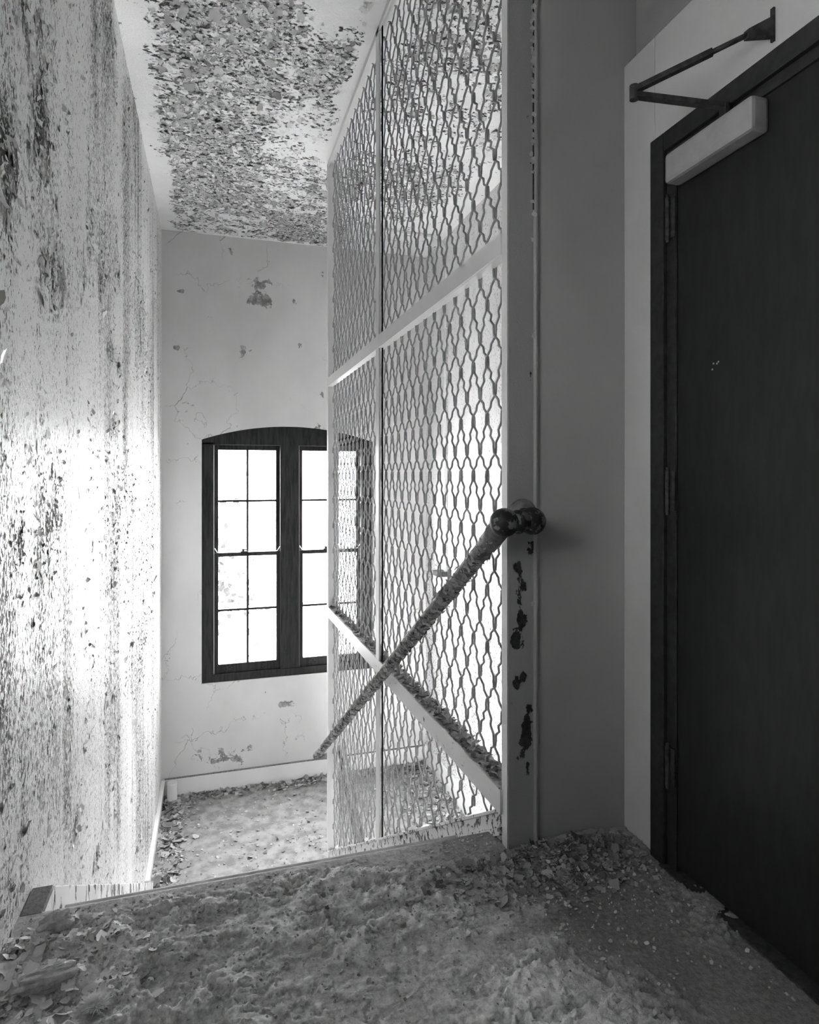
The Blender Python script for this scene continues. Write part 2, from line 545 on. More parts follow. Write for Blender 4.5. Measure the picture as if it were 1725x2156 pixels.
FAR = [(.482, 3.096, .105, .068, 1), (.449, 2.919, .133, .068, 1.1), (.308, 2.416, .066, .086, .9), (-.326, 2.398, .04, .042, 1),
       (.883, 2.484, .044, .039, .9), (.712, -1.224, .098, .044, 1.1), (.449, -1.09, .119, .039, .6), (.1, -1.674, .255, .105, .75),
       (.238, -1.716, .094, .096, .8), (1.096, 3.276, .036, .07, .9), (.192, 3.392, .042, .048, .8), (.308, 3.394, .038, .048, .7),
       (-.295, 2.957, .04, .028, .9), (-.238, .67, .04, .042, .7), (-.014, 2.715, .041, .028, .8), (.819, 2.914, .039, .059, .7),
       (.276, 1.707, .023, .038, .7), (1.056, 1.638, .091, .04, .8), (-.282, 2.733, .027, .047, .5), (1.106, 1.989, .041, .04, .6),
       (-.104, -1.601, .054, .047, .8), (.355, -1.635, .038, .058, .9), (.761, 3.106, .024, .098, .6), (.568, 3.284, .038, .068, .5)]
st = .03
face = lambda a, b: (a, np.full_like(a, YF), b)
xs = lin(WL, WR, st)
parts = [grid_arrays(lin(XL, WL, st), lin(-4.3, ZC, st), face), grid_arrays(lin(WR, XR, st), lin(-4.3, ZC, st), face),
         grid_arrays(xs, lin(-4.3, WS, st), face),
         grid_arrays(xs, np.linspace(0, 1, 65), lambda a, b: (a, np.full_like(a, YF), arch(a) + b * (ZC - arch(a)))),
         # reveals
         grid_arrays(lin(WS, WSP, .1), [YF, YF + .32], lambda a, b: (np.full_like(a, WL), b, a), True),
         grid_arrays(lin(WS, WSP, .1), [YF, YF + .32], lambda a, b: (np.full_like(a, WR), b, a)),
         grid_arrays(xs, [YF, YF + .32], lambda a, b: (a, b, np.full_like(a, WS))),
         grid_arrays(xs, [YF, YF + .32], lambda a, b: (a, b, arch(a)), True)]
V, Q = cat_arrays(parts)
wall_far = tag(np_mesh('wall_far', V, Q, M['wall_far'], None, False,
                       {'peel': .04 + .66 * blobs(V[:, 0], V[:, 2], FAR)}),
               'pale plaster end wall around the window, cracked with a few scabbed patches', 'wall', kind='structure')

# ------------------------------------------------------------------ right wall of the stairwell
V, Q = grid_arrays(lin(YP, YF, .04), lin(-4.3, ZC, .04), lambda a, b: (np.full_like(a, XR), a, b), True)
pr = .08 + .25 * sstep(.5, .8, fbm(V[:, 1] * 2, V[:, 2] * .6, 3, 31)) * sstep(.9, -.2, V[:, 2])
tag(np_mesh('wall_right', V, Q, M['wall_right'], None, False, {'peel': pr, 'speck': .5 * sstep(1.0, -.3, V[:, 2])}),
    'bright plaster side wall seen through the wire screen', 'wall', kind='structure')

# ------------------------------------------------------------------ pier wall, door wall
PIER = [(1.111, 1.305, .027, .018, .75), (1.145, 1.054, .012, .012, .8), (1.154, 1.757, .013, .015, .7), (1.124, 1.597, .009, .006, 1),
        (1.241, 1.956, .016, .006, .7), (.985, 2.094, .006, .004, 1), (1.105, 1.2, .014, .012, .5), (1.154, .327, .008, .008, .9),
        (1.068, .0, .103, .03, .6), (1.018, .122, .084, .005, .5)]
ZS = 2.458                      # where the door wall steps back
XU = XD + .045
front = lambda a, b: (a, YP + .004 * fbm(a * 3, b * 1.3, 3, 3) + 0 * a, b)
parts = [grid_arrays(lin(.935, XU, .012), lin(0, ZC, .012), front),
         grid_arrays([.935, XR], [YP + .16, YP + .161], lambda a, b: (a, b, np.full_like(a, ZC)))]
V, Q = parts[0]
bk = MB().box(.935, XR, YP + .012, YP + .16, -4.3, ZC)
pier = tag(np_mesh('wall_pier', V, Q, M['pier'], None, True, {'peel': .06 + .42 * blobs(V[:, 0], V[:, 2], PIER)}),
           'dim grey plaster pier between the screen post and the door', 'wall', kind='structure')
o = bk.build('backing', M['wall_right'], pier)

dw = MB()
DY0, DY1, DZ = .60, 1.611, 2.137      # door opening incl. frame (far edge DY1)
dw.box(XD, XD + .2, DY1, YP + .02, -.1, ZS)
dw.box(XD, XD + .2, DY0 - .1, DY1, DZ, ZS)
dw.box(XD, XD + .2, YBACK, DY0 - .1, -.1, ZS)
du = MB().box(XU, XU + .2, YBACK, YP + .02, ZS, ZC)
dw.box(XD + .15, XD + .25, DY0 - .1, DY1, -.1, DZ)  # unseen panel behind the door, added to block light leaking under it
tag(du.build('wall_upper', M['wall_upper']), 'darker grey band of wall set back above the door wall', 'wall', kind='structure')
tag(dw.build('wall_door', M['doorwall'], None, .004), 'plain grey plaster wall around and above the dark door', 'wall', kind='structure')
MB_ = MB().box(XL - .1, XU + .2, YBACK - .1, YBACK, -.1, ZC)
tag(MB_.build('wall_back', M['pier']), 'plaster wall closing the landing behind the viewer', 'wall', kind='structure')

# ------------------------------------------------------------------ ceiling


def peel_ceil(x, y):
    n = fbm(x * 1.6 + 3, y * 1.6, 4, 21)
    left = sstep(-.40, -.27, x - .05 * (fbm(y * 3, x * 0, 2, 9) - .5) * 2)
    inn = left * np.maximum(sstep(.81, .74, x + .10 * (fbm(y * 4, x, 2, 19) - .5)), sstep(4.85, 5.05, y) * sstep(1.5, 1.1, x))
    out = 1.1 * sstep(.95, 1.05, x) * sstep(2.2, 1.7, x) * sstep(6.2, 5.7, y)
    patch = .40 + .5 * (n - .5) * 2
    clean = np.exp(-((x - .62) / .2) ** 2 - ((y - 3.2) / .3) ** 2)
    rag = sstep(6.66, 6.55, y)
    return (np.maximum(inn, out * .8) * patch + .08 * sstep(6.2, 6.5, y) * inn - .7 * clean) * rag * sstep(1.6, 2.2, y)


V, Q = grid_arrays(lin(XL, XR, .03), lin(YBACK, YF, .03), lambda a, b: (a, b, np.full_like(a, ZC)), True)
ceiling = tag(np_mesh('ceiling', V, Q, M['ceiling'], None, False, {'peel': peel_ceil(V[:, 0], V[:, 1])}),
              'high white ceiling shedding its paint in curled grey scales', 'ceiling', kind='structure')


def sample(n, lo, hi, dens, r):
    out = []
    while len(out) < n:
        a = r.uniform(lo[0], hi[0], 20000); b = r.uniform(lo[1], hi[1], 20000)
        k = r.uniform(0, 1, 20000) < dens(a, b)
        out += list(zip(a[k], b[k]))
    return np.array(out[:n])


r = np.random.default_rng(3)
pc = sample(15000, (XL, 2.4), (XR, YF), lambda a, b: np.clip(peel_ceil(a, b) + .5 * (fbm(a * 7, b * 7, 3, 77) - .5) - .14, 0, 1) * 1.8, r)
C = np.c_[pc, np.full(len(pc), ZC)]
flakes('ceiling_flake', C, np.array([0, 0, -1.0]), np.clip(r.lognormal(-5.15, .5, len(C)), .002, .03), r.uniform(.1, 1.1, len(C)), .06,
       M['flake_ceil'], ceiling, seed=1)
# a few larger hanging scales
pc = sample(130, (-.3, 2.6), (.75, 6.5), lambda a, b: np.clip(peel_ceil(a, b) - .2, 0, 1), r)
flakes('hanging_scale', np.c_[pc, np.full(len(pc), ZC)], np.array([0, 0, -1.0]), r.uniform(.010, .030, len(pc)), r.uniform(.3, 1.0, len(pc)), .06,
       M['flake_ceil'], ceiling, seed=2)
# left wall scales
pw = sample(26000, (1.5, -1.9), (6.5, 3.5), lambda a, b: np.clip(peel_left(a, b) * 1.5 - .2 + .5 * (fbm(a * 8, b * 3, 3, 55) - .45), 0, 1) * .9 + .05 * speck_left(a, b), r)
flakes('wall_flake', np.c_[np.full(len(pw), XL), pw], np.array([1.0, 0, 0]), np.clip(r.lognormal(-5.5, .55, len(pw)), .0015, .024), r.uniform(.05, .8, len(pw)), .03,
       M['flake_wall'], wall_left, seed=4, aspect=.8)

# ------------------------------------------------------------------ top landing floor
fx = lin(XL, XD + .03, .004)
fy = np.concatenate([lin(YBACK, .9, .1)[:-1], lin(.9, 1.865, .004)])
prof = [(1.876, -.004), (1.884, -.012), (YN, -.022), (1.884, -.034), (1.874, -.042), (1.862, -.046), (1.862, -RISE - .05)]
YY = np.concatenate([fy, [p[0] for p in prof]]); ZZ = np.concatenate([np.zeros(len(fy)), [p[1] for p in prof]])
ix = np.arange(len(YY))


def floor_h(x, y):
    grain = fbm(x * 110, y * 110, 3, 43, .7) - .5
    amt = sstep(.36, .62, fbm(x * 2.6 + 4, y * 3.0, 3, 47))
    c1 = fbm(x * 17 + 2 * fbm(x * 9, y * 9, 2, 3), y * 21, 5, 41, .62)
    crust = sstep(.50 - .10 * amt, .60 - .06 * amt, c1) * (.45 + .75 * fbm(x * 55, y * 60, 3, 42, .6))
    peb = sstep(.63, .80, fbm(x * 70 + 9, y * 76, 2, 49, .5))
    band = sstep(1.868, 1.76, y + .09 * (fbm(x * 6, y * 0, 2, 4) - .5))
    swath = 1 - .9 * np.exp(-((x - (.98 + .30 * (1.5 - y))) / .13) ** 2)
    left = np.exp(-((x + .30) / .24) ** 2) * sstep(1.84, 1.70, y)
    heap = np.exp(-((x - 1.04) / .22) ** 2 - ((y - 1.74) / .10) ** 2)
    lump = fbm(x * 13, y * 13, 4, 51, .6) - .35
    return (band * swath * (.30 + .70 * amt) * (.0150 * crust + .008 * peb) + left * (.040 * np.clip(lump, 0, 1) + .006 * crust)
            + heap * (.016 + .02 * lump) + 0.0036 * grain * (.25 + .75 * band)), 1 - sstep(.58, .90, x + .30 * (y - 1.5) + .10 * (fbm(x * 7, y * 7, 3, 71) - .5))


V, Q = grid_arrays(fx, ix, lambda a, b: (a, YY[b.astype(int)], ZZ[b.astype(int)]))
h, sm = floor_h(V[:, 0], V[:, 1])
V[:, 2] += np.where((V[:, 2] > -.001) & (V[:, 1] > .85), h, 0)
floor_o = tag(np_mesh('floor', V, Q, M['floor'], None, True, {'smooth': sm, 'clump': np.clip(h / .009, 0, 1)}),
              'top landing floor crusted with grey dust and grit', 'floor', kind='structure')
tag(MB().box(XL, XD + .2, YBACK, 1.85, -.26, -.06).build('slab', M['lower_floor'], floor_o))


def fz(x, y):
    return float(floor_h(np.array([x]), np.array([y]))[0][0])


# ------------------------------------------------------------------ half landing and stair flights
V, Q = grid_arrays(lin(XL, XR, .02), lin(YB0, YF, .02), lambda a, b: (a, b, ZB + .006 * np.clip(fbm(a * 8, b * 8, 4, 61) - .45, 0, 1)))
fl2 = tag(np_mesh('floor_lower', V, Q, M['lower_floor'], None, True), 'pale dusty half landing below the window', 'floor', kind='structure')
tag(MB().box(XL, XR, YB0 + .01, YF, ZB - .2, ZB - .02).build('slab', M['lower_floor'], fl2))
tag(MB().box(XL - .1, XR + .1, .8, YF + .1, -4.4, -4.3).build('floor_bottom', M['lower_floor']), 'floor at the foot of the lower flight', 'floor', kind='structure')

sf = tag(empty('stair_flight', (0, YN, 0)), 'stair flight going down from the top landing nosing to the half landing', 'stairs')
XS1 = .86


def loc(o, p):
    """keep world coordinates although parented to a moved empty"""
    o.matrix_parent_inverse = p.matrix_world.inverted() if False else o.matrix_parent_inverse
    o.location = (o.location[0] - p.location[0], o.location[1] - p.location[1], o.location[2] - p.location[2])
    return o


for k in range(1, NST):
    y0 = YN + RUN * (k - 1); z = -RISE * k
    loc(MB().box(XL + .03, XS1, y0 - .03, y0 + RUN, z - .04, z).build('tread', M['tread'], sf, .006), sf)
for k in range(1, NST + 1):
    y0 = YN + RUN * (k - 1); z = -RISE * k
    loc(MB().box(XL + .03, XS1, y0 - .025, y0 - .005, z, z + RISE - .045).build('riser', M['trimwhite'], sf), sf)
# skirting board stepping down the left wall
zt = lambda y: -.038 - SLOPE * 1.008 * (y - 2.045)
sk = MB(); sk.sbox(XL, XL + .05, 1.99, 5.14, zt(1.99) - .33, zt(1.99), zt(5.14) - .12, zt(5.14)); sk.sbox(XL, XL + .05, 1.862, 1.99, -.33, -.003, -.33, zt(1.99))
o = sk.build('skirt_board', M['skirt'], sf, .004); loc(o, sf)
loc(MB().sbox(XL + .002, XL + .052, 1.866, 1.99, -.02, .001, -.02, zt(1.99) + .002).build('ledge_dust', M['floor'], sf, .002), sf)
bpy.context.view_layer.update()
o.data.attributes.new('peel', 'FLOAT', 'POINT').data.foreach_set('value', np.full(len(o.data.vertices), .42, np.float32))

lf = tag(empty('stair_flight', (0, YB0, ZB)), 'lower stair flight behind the wire screen going down from the half landing', 'stairs')
for k in range(1, 12):
    y0 = YB0 - RUN * (k - 1); z = ZB - RISE * k
    loc(MB().box(.95, XR, y0 - RUN, y0 + .03, z - .04, z).build('tread', M['tread'], lf, .006), lf)
    loc(MB().box(.95, XR, y0 + .0, y0 + .02, z, z + RISE - .04).build('riser', M['trimwhite'], lf), lf)

# ------------------------------------------------------------------ baseboards and stub
def set_peel(o, v):
    n = len(o.data.vertices)
    o.data.attributes.new('peel', 'FLOAT', 'POINT').data.foreach_set('value', np.full(n, v, np.float32))
    return o


b = MB(); b.box(XL, XR, YF - .022, YF, ZB, ZB + .155); b.box(XL, XR, YF - .03, YF, ZB + .155, ZB + .172)
bf = tag(set_peel(b.build('baseboard_far', M['trimwhite'], None, .004), .1), 'white baseboard under the window wall', 'baseboard', kind='structure')
MB().box(XL + .03, XR - .03, YF - .028, YF - .001, ZB + .1715, ZB + .1775).build('ledge_dust', M['stick'], bf, .001)
b = MB(); b.box(XL, XL + .022, YB0 + .1, YF - .03, ZB, ZB + .155); b.box(XL, XL + .034, YB0 + .1, YF - .03, ZB + .155, ZB + .172)
tag(set_peel(b.build('baseboard_left', M['trimwhite'], None, .004), .15), 'white baseboard along the left side of the half landing', 'baseboard', kind='structure')
b = MB(); b.box(XR - .022, XR, YB0 + .1, YF - .03, ZB, ZB + .2)
b.sbox(XR - .022, XR, YB0 - 2.6, YB0 + .1, ZB - 2.6 * SLOPE - .1, ZB - 2.6 * SLOPE + .2, ZB - .1, ZB + .2)
tag(set_peel(b.build('baseboard_right', M['trimwhite'], None, .004), .1), 'white baseboard along the right wall behind the screen', 'baseboard', kind='structure')

st_ = empty('pipe_stub', (-.375, 6.56, ZB))
tag(st_, 'short white capped pipe stub standing in the left corner of the half landing', 'pipe')
m = MB().cyl((0, 0, 0), (0, 0, .165), .046, 24); m.build('sleeve', M['trimwhite'], st_, 0, False)
m = MB().cyl((0, 0, .165), (0, 0, .178), .051, 24, .046); m.build('cap', M['trimwhite'], st_)
for c_ in st_.children: set_peel(c_, .05)

# ------------------------------------------------------------------ window
win = tag(empty('window_1', (XC, YF, WS)), 'pair of dark wooden sash windows under a shallow arch', 'window', kind='structure')


def wb(m, name, mat, parent=None, bev=.003):
    o = m.build(name, mat, parent or win, bev)
    if parent is None: loc(o, win)
    return o


GL = [(.055, .63), (.905, 1.48)]
GZ0, GZ1 = -.775, 1.395
FY0, FY1 = YF + .02, YF + .16
# frame: jambs, sill, mullion, arched head
wb(MB().box(WL, .009, FY0, FY1, WS, 1.47), 'jamb', M['wood'])
wb(MB().box(1.528, WR, FY0, FY1, WS, 1.47), 'jamb', M['wood'])
wb(MB().box(.668, .862, FY0, FY1, -.865, 1.45), 'mullion', M['wood'])
wb(MB().box(.009, 1.528, FY0 - .005, FY1, WS, -.865), 'sill_rail', M['wood'])
xa = np.linspace(WL, WR, 33); n = len(xa)
vv = []
for y in (FY0, FY1):
    vv += [(x, y, 1.445) for x in xa] + [(x, y, float(arch(x)) + .002) for x in xa]
ff = []
for i in range(n - 1):
    ff += [(i, i + 1, n + i + 1, n + i), (2 * n + i + 1, 2 * n + i, 3 * n + i, 3 * n + i + 1), (i + 1, i, 2 * n + i, 2 * n + i + 1), (n + i, n + i + 1, 3 * n + i + 1, 3 * n + i)]
loc(mesh_obj('arched_head', vv, ff, M['wood'], win), win)
for (g0, g1) in GL:
    # thin white stop beads catching the light
    for (xa_, xb_) in ((g0 - .046, g0 - .040), (g1 + .040, g1 + .046)):
        wb(MB().box(xa_, xb_, YF + .035, YF + .05, -.865, 1.445), 'stop_bead', M['trimwhite'], None, 0)
for wi, (g0, g1) in enumerate(GL):
    gm = (g0 + g1) / 2
    for low in (True, False):
        y0 = YF + (.045 if low else .095); y1 = y0 + .04
        z0, z1 = (-.865, .352) if low else (.308, 1.445)
        a0, a1 = (GZ0, .312) if low else (.352, GZ1)
        s = MB()
        s.box(g0 - .046, g0, y0, y1, z0, z1); s.box(g1, g1 + .046, y0, y1, z0, z1)
        s.box(g0, g1, y0, y1, z0, a0); s.box(g0, g1, y0, y1, a1, z1)
        so = wb(s, 'sash', M['wood'])
        zm = (a0 + a1) / 2
        zm = -.231 if low else .873
        mb = MB().box(gm - .011, gm + .011, y0 + .008, y1 - .008, a0, a1)
        wb(mb, 'muntin', M['wood'], so, 0)
        for (xa_, xb_) in ((g0, gm - .011), (gm + .011, g1)):
            wb(MB().box(xa_, xb_, y0 + .008, y1 - .008, zm - .011, zm + .011), 'muntin', M['wood'], so, 0)
            for (za, zb) in ((a0, zm - .011), (zm + .011, a1)):
                wb(MB().box(xa_, xb_, y0 + .018, y0 + .022, za, zb), 'pane', M['glass'], so, 0)
        if low:
            for px in (g0 + .10, g1 - .11):
                wb(MB().box(px - .04, px + .04, y0 - .006, y0 + .002, -.838, -.798), 'finger_lift', M['rust_shadow'], so, .002)
            lk = MB().box(gm - .07, gm - .0, y0 - .002, y0 + .03, .352, .362).cyl((gm - .045, y0 + .014, .36), (gm - .045, y0 + .014, .385), .014, 12)
            lk.sbox(gm - .045, gm - .005, y0 + .005, y0 + .02, .37, .38, .37, .38)
            wb(lk, 'sash_lock', M['dark_metal'], so, 0)
            for sgn, gx in ((-1, g0), (1, g1)):
                v_, f_ = tube_arrays([(gx - sgn * .01, y0 - .004, .352), (gx + sgn * .012, y0 - .004, .36), (gx + sgn * .028, y0 - .004, .385), (gx + sgn * .036, y0 - .004, .40)], .0045, 6)
                mesh_obj('sash_cord', v_, f_, M['fluff'], so, True)
for so in [c_ for c_ in win.children if c_.name.startswith('sash')]:
    for c_ in so.children: c_.location = (0, 0, 0)

# ------------------------------------------------------------------ conduit on ceiling and right wall
cd = tag(empty('conduit', (XR - .02, 6.0, .2)), 'thin painted conduit bent from the ceiling down the far right wall', 'pipe')
pts = [(1.35, 5.93, ZC - .02), (2.09, 5.99, ZC - .02)]
for k in range(1, 8):
    a = k / 8 * PI / 2
    pts.append((2.09 + .14 * math.sin(a), 6.0, ZC - .02 - .14 * (1 - math.cos(a))))
pts += [(XR - .02, 6.0, ZC - .18), (XR - .02, 6.0, .17)]
M['conduit'] = mat_simple('conduit_paint', .62, .72, 10, .5)
loc(tube('tube', pts, .014, M['conduit'], cd, 10), cd)
for zz in (2.6, 1.5):
    loc(MB().box(XR - .04, XR, 5.97, 6.03, zz, zz + .02).build('clip', M['conduit'], cd, .003), cd)
bx = tag(empty('wall_box', (XR, 6.06, -.3)), 'slim white wall box with a dark lid at the foot of the conduit', 'box')
loc(MB().box(XR - .1, XR, 5.98, 6.14, -.28, .12).build('body', M['trimwhite'], bx, .006), bx)
set_peel(bx.children[0], 0)
loc(MB().box(XR - .105, XR, 5.975, 6.145, .12, .17).build('lid', M['dark_metal'], bx, .004), bx)

# ------------------------------------------------------------------ wire partition
wp = tag(empty('wire_partition', (XM, 1.8, 0)), 'tall white painted crimped wire screen standing along the open side of the stair', 'screen')
Y0, Y1 = 1.783, 4.894
chan = lambda y: .119 - .607 * (y - 1.783)


def sp(o, v=.12):
    loc(o, wp); set_peel(o, v); return o


# near post: chipped channel with a fine grid face
POST = [(.922, .923, .015, .032, 1.3), (.887, .859, .016, .023, 1.2), (.89, .78, .015, .058, 1.1), (.895, .708, .015, .029, 1.2),
        (.882, .636, .015, .031, 1.1), (.902, .527, .012, .018, 1.2), (.879, .507, .011, .013, 1.1), (.918, .431, .011, .017, 1.1),
        (.911, .352, .016, .057, 1.3), (.895, .29, .016, .021, 1.1), (.927, 1.444, .007, .032, 1.1), (.932, 1.307, .006, .021, 1.1),
        (.918, .243, .008, .029, 1), (.927, 2.089, .008, .012, 1), (.918, 2.239, .006, .087, .5)]
zz = lin(0, ZC, .008)
V1, Q1 = grid_arrays(np.linspace(.852, .938, 16), zz, lambda a, b: (a, np.full_like(a, 1.745), b))
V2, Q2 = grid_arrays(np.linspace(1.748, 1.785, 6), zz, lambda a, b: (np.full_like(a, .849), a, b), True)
V3, Q3 = grid_arrays([0, 1], zz, lambda a, b: (.849 + .003 * a, 1.748 - .003 * a, b))
V4, Q4 = grid_arrays([1.745, 1.765], zz, lambda a, b: (np.full_like(a, .938), a, b))
V5, Q5 = grid_arrays([.849, .90], zz, lambda a, b: (a, np.full_like(a, 1.785), b), True)
fl_ = np_mesh('post_lit_flange', V2, Q2, M['steel'], wp, False, {'peel': .10 + .22 * sstep(1.0, .7, V2[:, 2])}); loc(fl_, wp)  # side face in paler paint than the front: window light put into its colour
V, Q = cat_arrays([(V1, Q1), (V3, Q3), (V4, Q4), (V5, Q5)])
pl = .06 + .50 * np.where(V[:, 1] < 1.747, blobs(V[:, 0], V[:, 2], POST), 0) + .12 * sstep(1.0, .8, V[:, 2]) * sstep(.15, .35, V[:, 2])
o = np_mesh('post', V, Q, M['post'], wp, False, {'peel': pl}); loc(o, wp)
tag(o, 'grey end post with dark chips in its paint')
# raised seam bead between post and pier with curling paint
loc(MB().cyl((.944, YP - .004, 0), (.944, YP - .004, ZC), .010, 10).build('seam_bead', M['pier'], wp), wp)
n_ = 70
zc = np.concatenate([r.uniform(2.05, 2.6, 60), r.uniform(.3, 2.0, 10)])
o = flakes('seam_flake', np.c_[r.normal(.933, .003, n_), np.full(n_, 1.743), zc], np.array([0, -1.0, 0]), r.uniform(.003, .008, n_), r.uniform(.2, .9, n_), .05, mat_flake('seam_paint', .4, .56), wp, seed=8)
loc(o, wp)
loc(MB().box(.9335, .938, 1.7435, 1.746, 1.95, ZC).build('seam_crack', M['rust_shadow'], wp), wp)
# far post
m = MB(); m.box(.845, .87, 4.86, Y1, -2.0, ZC); m.box(.845, .925, 4.84, 4.86, -2.0, ZC)
sp(m.build('post', M['steel'], wp, .002))
# mullion, and a black bar painting in the shadow gap beside it
sp(MB().box(.845, .856, 3.285, 3.352, chan(3.32) - .02, ZC).build('mullion', M['steel'], wp, .003))
loc(MB().box(.859, .868, 3.277, 3.285, chan(3.25) - .02, ZC).build('mullion', M['rust_shadow'], wp, .002), wp)
# top angle, middle angle, lower channel, sloping bottom channel
m = MB(); m.box(.845, .853, Y0, Y1, ZC - .035, ZC); m.box(.853, .90, Y0, Y1, ZC - .008, ZC)
sp(m.build('rail', M['steel'], wp, .001))
for (ya, yb) in ((Y0, 3.285), (3.285, 4.86)):
    m = MB(); m.box(.842, .850, ya, yb, 1.817, 1.885); m.box(.850, .884, ya, yb, 1.817, 1.824)
    sp(m.build('rail', M['steel'], wp, .0015), .16)
for (ya, yb) in ((Y0, 3.285), (3.285, 4.86)):
    tz = lambda y: .172 - .0145 * (y - Y0)
    m = MB(); m.sbox(.842, .850, ya, yb, tz(ya) - .075, tz(ya), tz(yb) - .075, tz(yb))
    m.sbox(.850, .925, ya, yb, tz(ya) - .012, tz(ya) - .004, tz(yb) - .012, tz(yb) - .004)
    sp(m.build('rail', M['steel'], wp, .0015), .33)
for (ya, yb) in ((Y0, 3.285), (3.285, 4.86)):
    m = MB()
    m.sbox(.846, .895, ya, yb, chan(ya) - .012, chan(ya), chan(yb) - .012, chan(yb))
    m.sbox(.852, .860, ya, yb, chan(ya) - .06, chan(ya) - .012, chan(yb) - .06, chan(yb) - .012)
    m.sbox(.842, .895, ya, yb, chan(ya) - .085, chan(ya) - .06, chan(yb) - .085, chan(yb) - .06)
    sp(m.build('bottom_channel', M['steel'], wp, .0015), .45)
sp(MB().sbox(.852, .90, 1.80, 4.86, chan(1.80) - .30, chan(1.80) - .085, chan(4.86) - .30, chan(4.86) - .085).build('stringer', M['trimwhite'], wp, .003), .15)
# dust lying on the lower rail
nd = 1500
yd = r.uniform(Y0, 4.84, nd); xd = r.uniform(.856, .92, nd)
o = flakes('rail_dust', np.c_[xd, yd, .172 - .0145 * (yd - Y0) - .004 + r.uniform(0, .008, nd)], np.array([0, 0, 1.0]), r.uniform(.004, .013, nd), r.uniform(.1, .9, nd), .25, M['chip_dark'], wp, seed=12)
loc(o, wp)

# crimped wires
CW, CH = .119, .192
PY, PZ = 2.092, .944
CR = [(0, 0), (.17, .02), (.38, .51), (.58, .49), (.80, .98), (1, 1)]


def wire(k, sgn, ya, yb):
    """k-th wire of one diagonal family, clipped to a bay ya..yb"""
    pts = []
    jm = int(math.floor((-2.0 - PZ) / (CH / 2))); jM = int(math.ceil((ZC - PZ) / (CH / 2)))
    for j in range(jm, jM):
        for q, (fz_, fy_) in enumerate(CR[:-1]):
            z = PZ + (j + fz_) * CH / 2
            y = PY + k * CW + sgn * (j + fy_) * CW / 2
            # over-and-under weave
            side = 1 if (j + (0 if sgn > 0 else 1)) % 2 == 0 else -1
            w = math.cos((fz_) * PI) * side
            pts.append((XM + .0045 * w, y, z))
    out = []
    for (x, y, z) in pts:
        if ya <= y <= yb and z < ZC - .01 and z > chan(y) - .006: out.append((x - XM, y - 1.8, z))
    return out


for (ya, yb) in ((1.787, 3.30), (3.275, 4.845)):
    for sgn in (1, -1):
        for k in range(-60, 90):
            p = wire(k, sgn, ya, yb)
            if len(p) < 3: continue
            tube('wire', p, .0042, M['wire'], wp, 5)

# ------------------------------------------------------------------ handrail
hr = tag(empty('handrail', (.78, 1.62, 1.005)), 'thick rough pipe handrail sloping down in front of the wire screen', 'handrail')
t = NT('handrail_paint')
P = t.attr('peel'); nn = t.noise(t.scale((1, 1, 1)), 38, 8, .65)
mk = t.rng(t.math('ADD', t.math('MULTIPLY', t.math('SUBTRACT', nn, .5), 1.6), P), .47, .53)
cv = t.mix(mk, t.rng(nn, .3, .7, .11, .19), t.rng(t.noise(t.scale((1, 1, 1)), 80, 5), .35, .65, .02, .055))
cc = t.n.new('ShaderNodeCombineColor')
for i in range(3): t.set(cc.inputs[i], cv)
M['rail'] = t.done(cc.outputs[0], .6, .35, t.bump(t.math('SUBTRACT', 1.0, mk), .8, .004))
A = Vector((.78, 1.66, .982)); B_ = Vector((.78, 4.955, -1.045))
d = (B_ - A).normalized(); side = Vector((1, 0, 0)); up = side.cross(d).normalized()
if up.z < 0: up = -up
ns, nl = 28, 420
vv, pe = [], []
for i in range(nl):
    s_ = i / (nl - 1); c0 = A.lerp(B_, s_)
    for k in range(ns):
        a = 2 * PI * k / ns
        nx, nu_ = math.cos(a), math.sin(a)
        under = max(0, min(1, (-(nu_) + .25) / .9))
        rr = .0265 + .0016 * (random.random() - .3) * under
        vv.append(c0 + side * nx * rr + up * nu_ * rr); pe.append(.10 + .42 * under)
ff = [(i * ns + k, i * ns + (k + 1) % ns, (i + 1) * ns + (k + 1) % ns, (i + 1) * ns + k) for i in range(nl - 1) for k in range(ns)]
o = mesh_obj('pipe', vv, ff, M['rail'], hr, True, {'peel': pe}); loc(o, hr)
# curled paint on the flanks and underside
nf = 2600
s_ = r.uniform(.005, .995, nf); an = r.normal(-1.1, .75, nf)
nrm_ = np.array([[math.cos(a), 0, 0] for a in an]) + np.array([list(up * math.sin(a)) for a in an])
cen = np.array([list(A.lerp(B_, q)) for q in s_]) + nrm_ * .0262
cen[:, 0] = np.where(True, cen[:, 0], 0)
flip = r.uniform(0, 1, nf) < .75
nrm_[flip, 0] = -np.abs(nrm_[flip, 0]); cen[flip, 0] = .78 - np.abs(cen[flip, 0] - .78)
o = flakes('paint_flake', cen, nrm_, np.clip(r.lognormal(-5.05, .45, nf), .002, .014), r.uniform(.05, .6, nf), .08, mat_flake('rail_flake', .12, .42, .7), hr, seed=15)
loc(o, hr)
BM = mat_simple('rusted_ball', .010, .17, 32, .5, .4, .002, 7, a=.5, b=.58)


def ball(c, rr, name):
    v, f = sphere_arrays(c, rr)
    return loc(mesh_obj(name, v, f, BM, hr, True), hr)


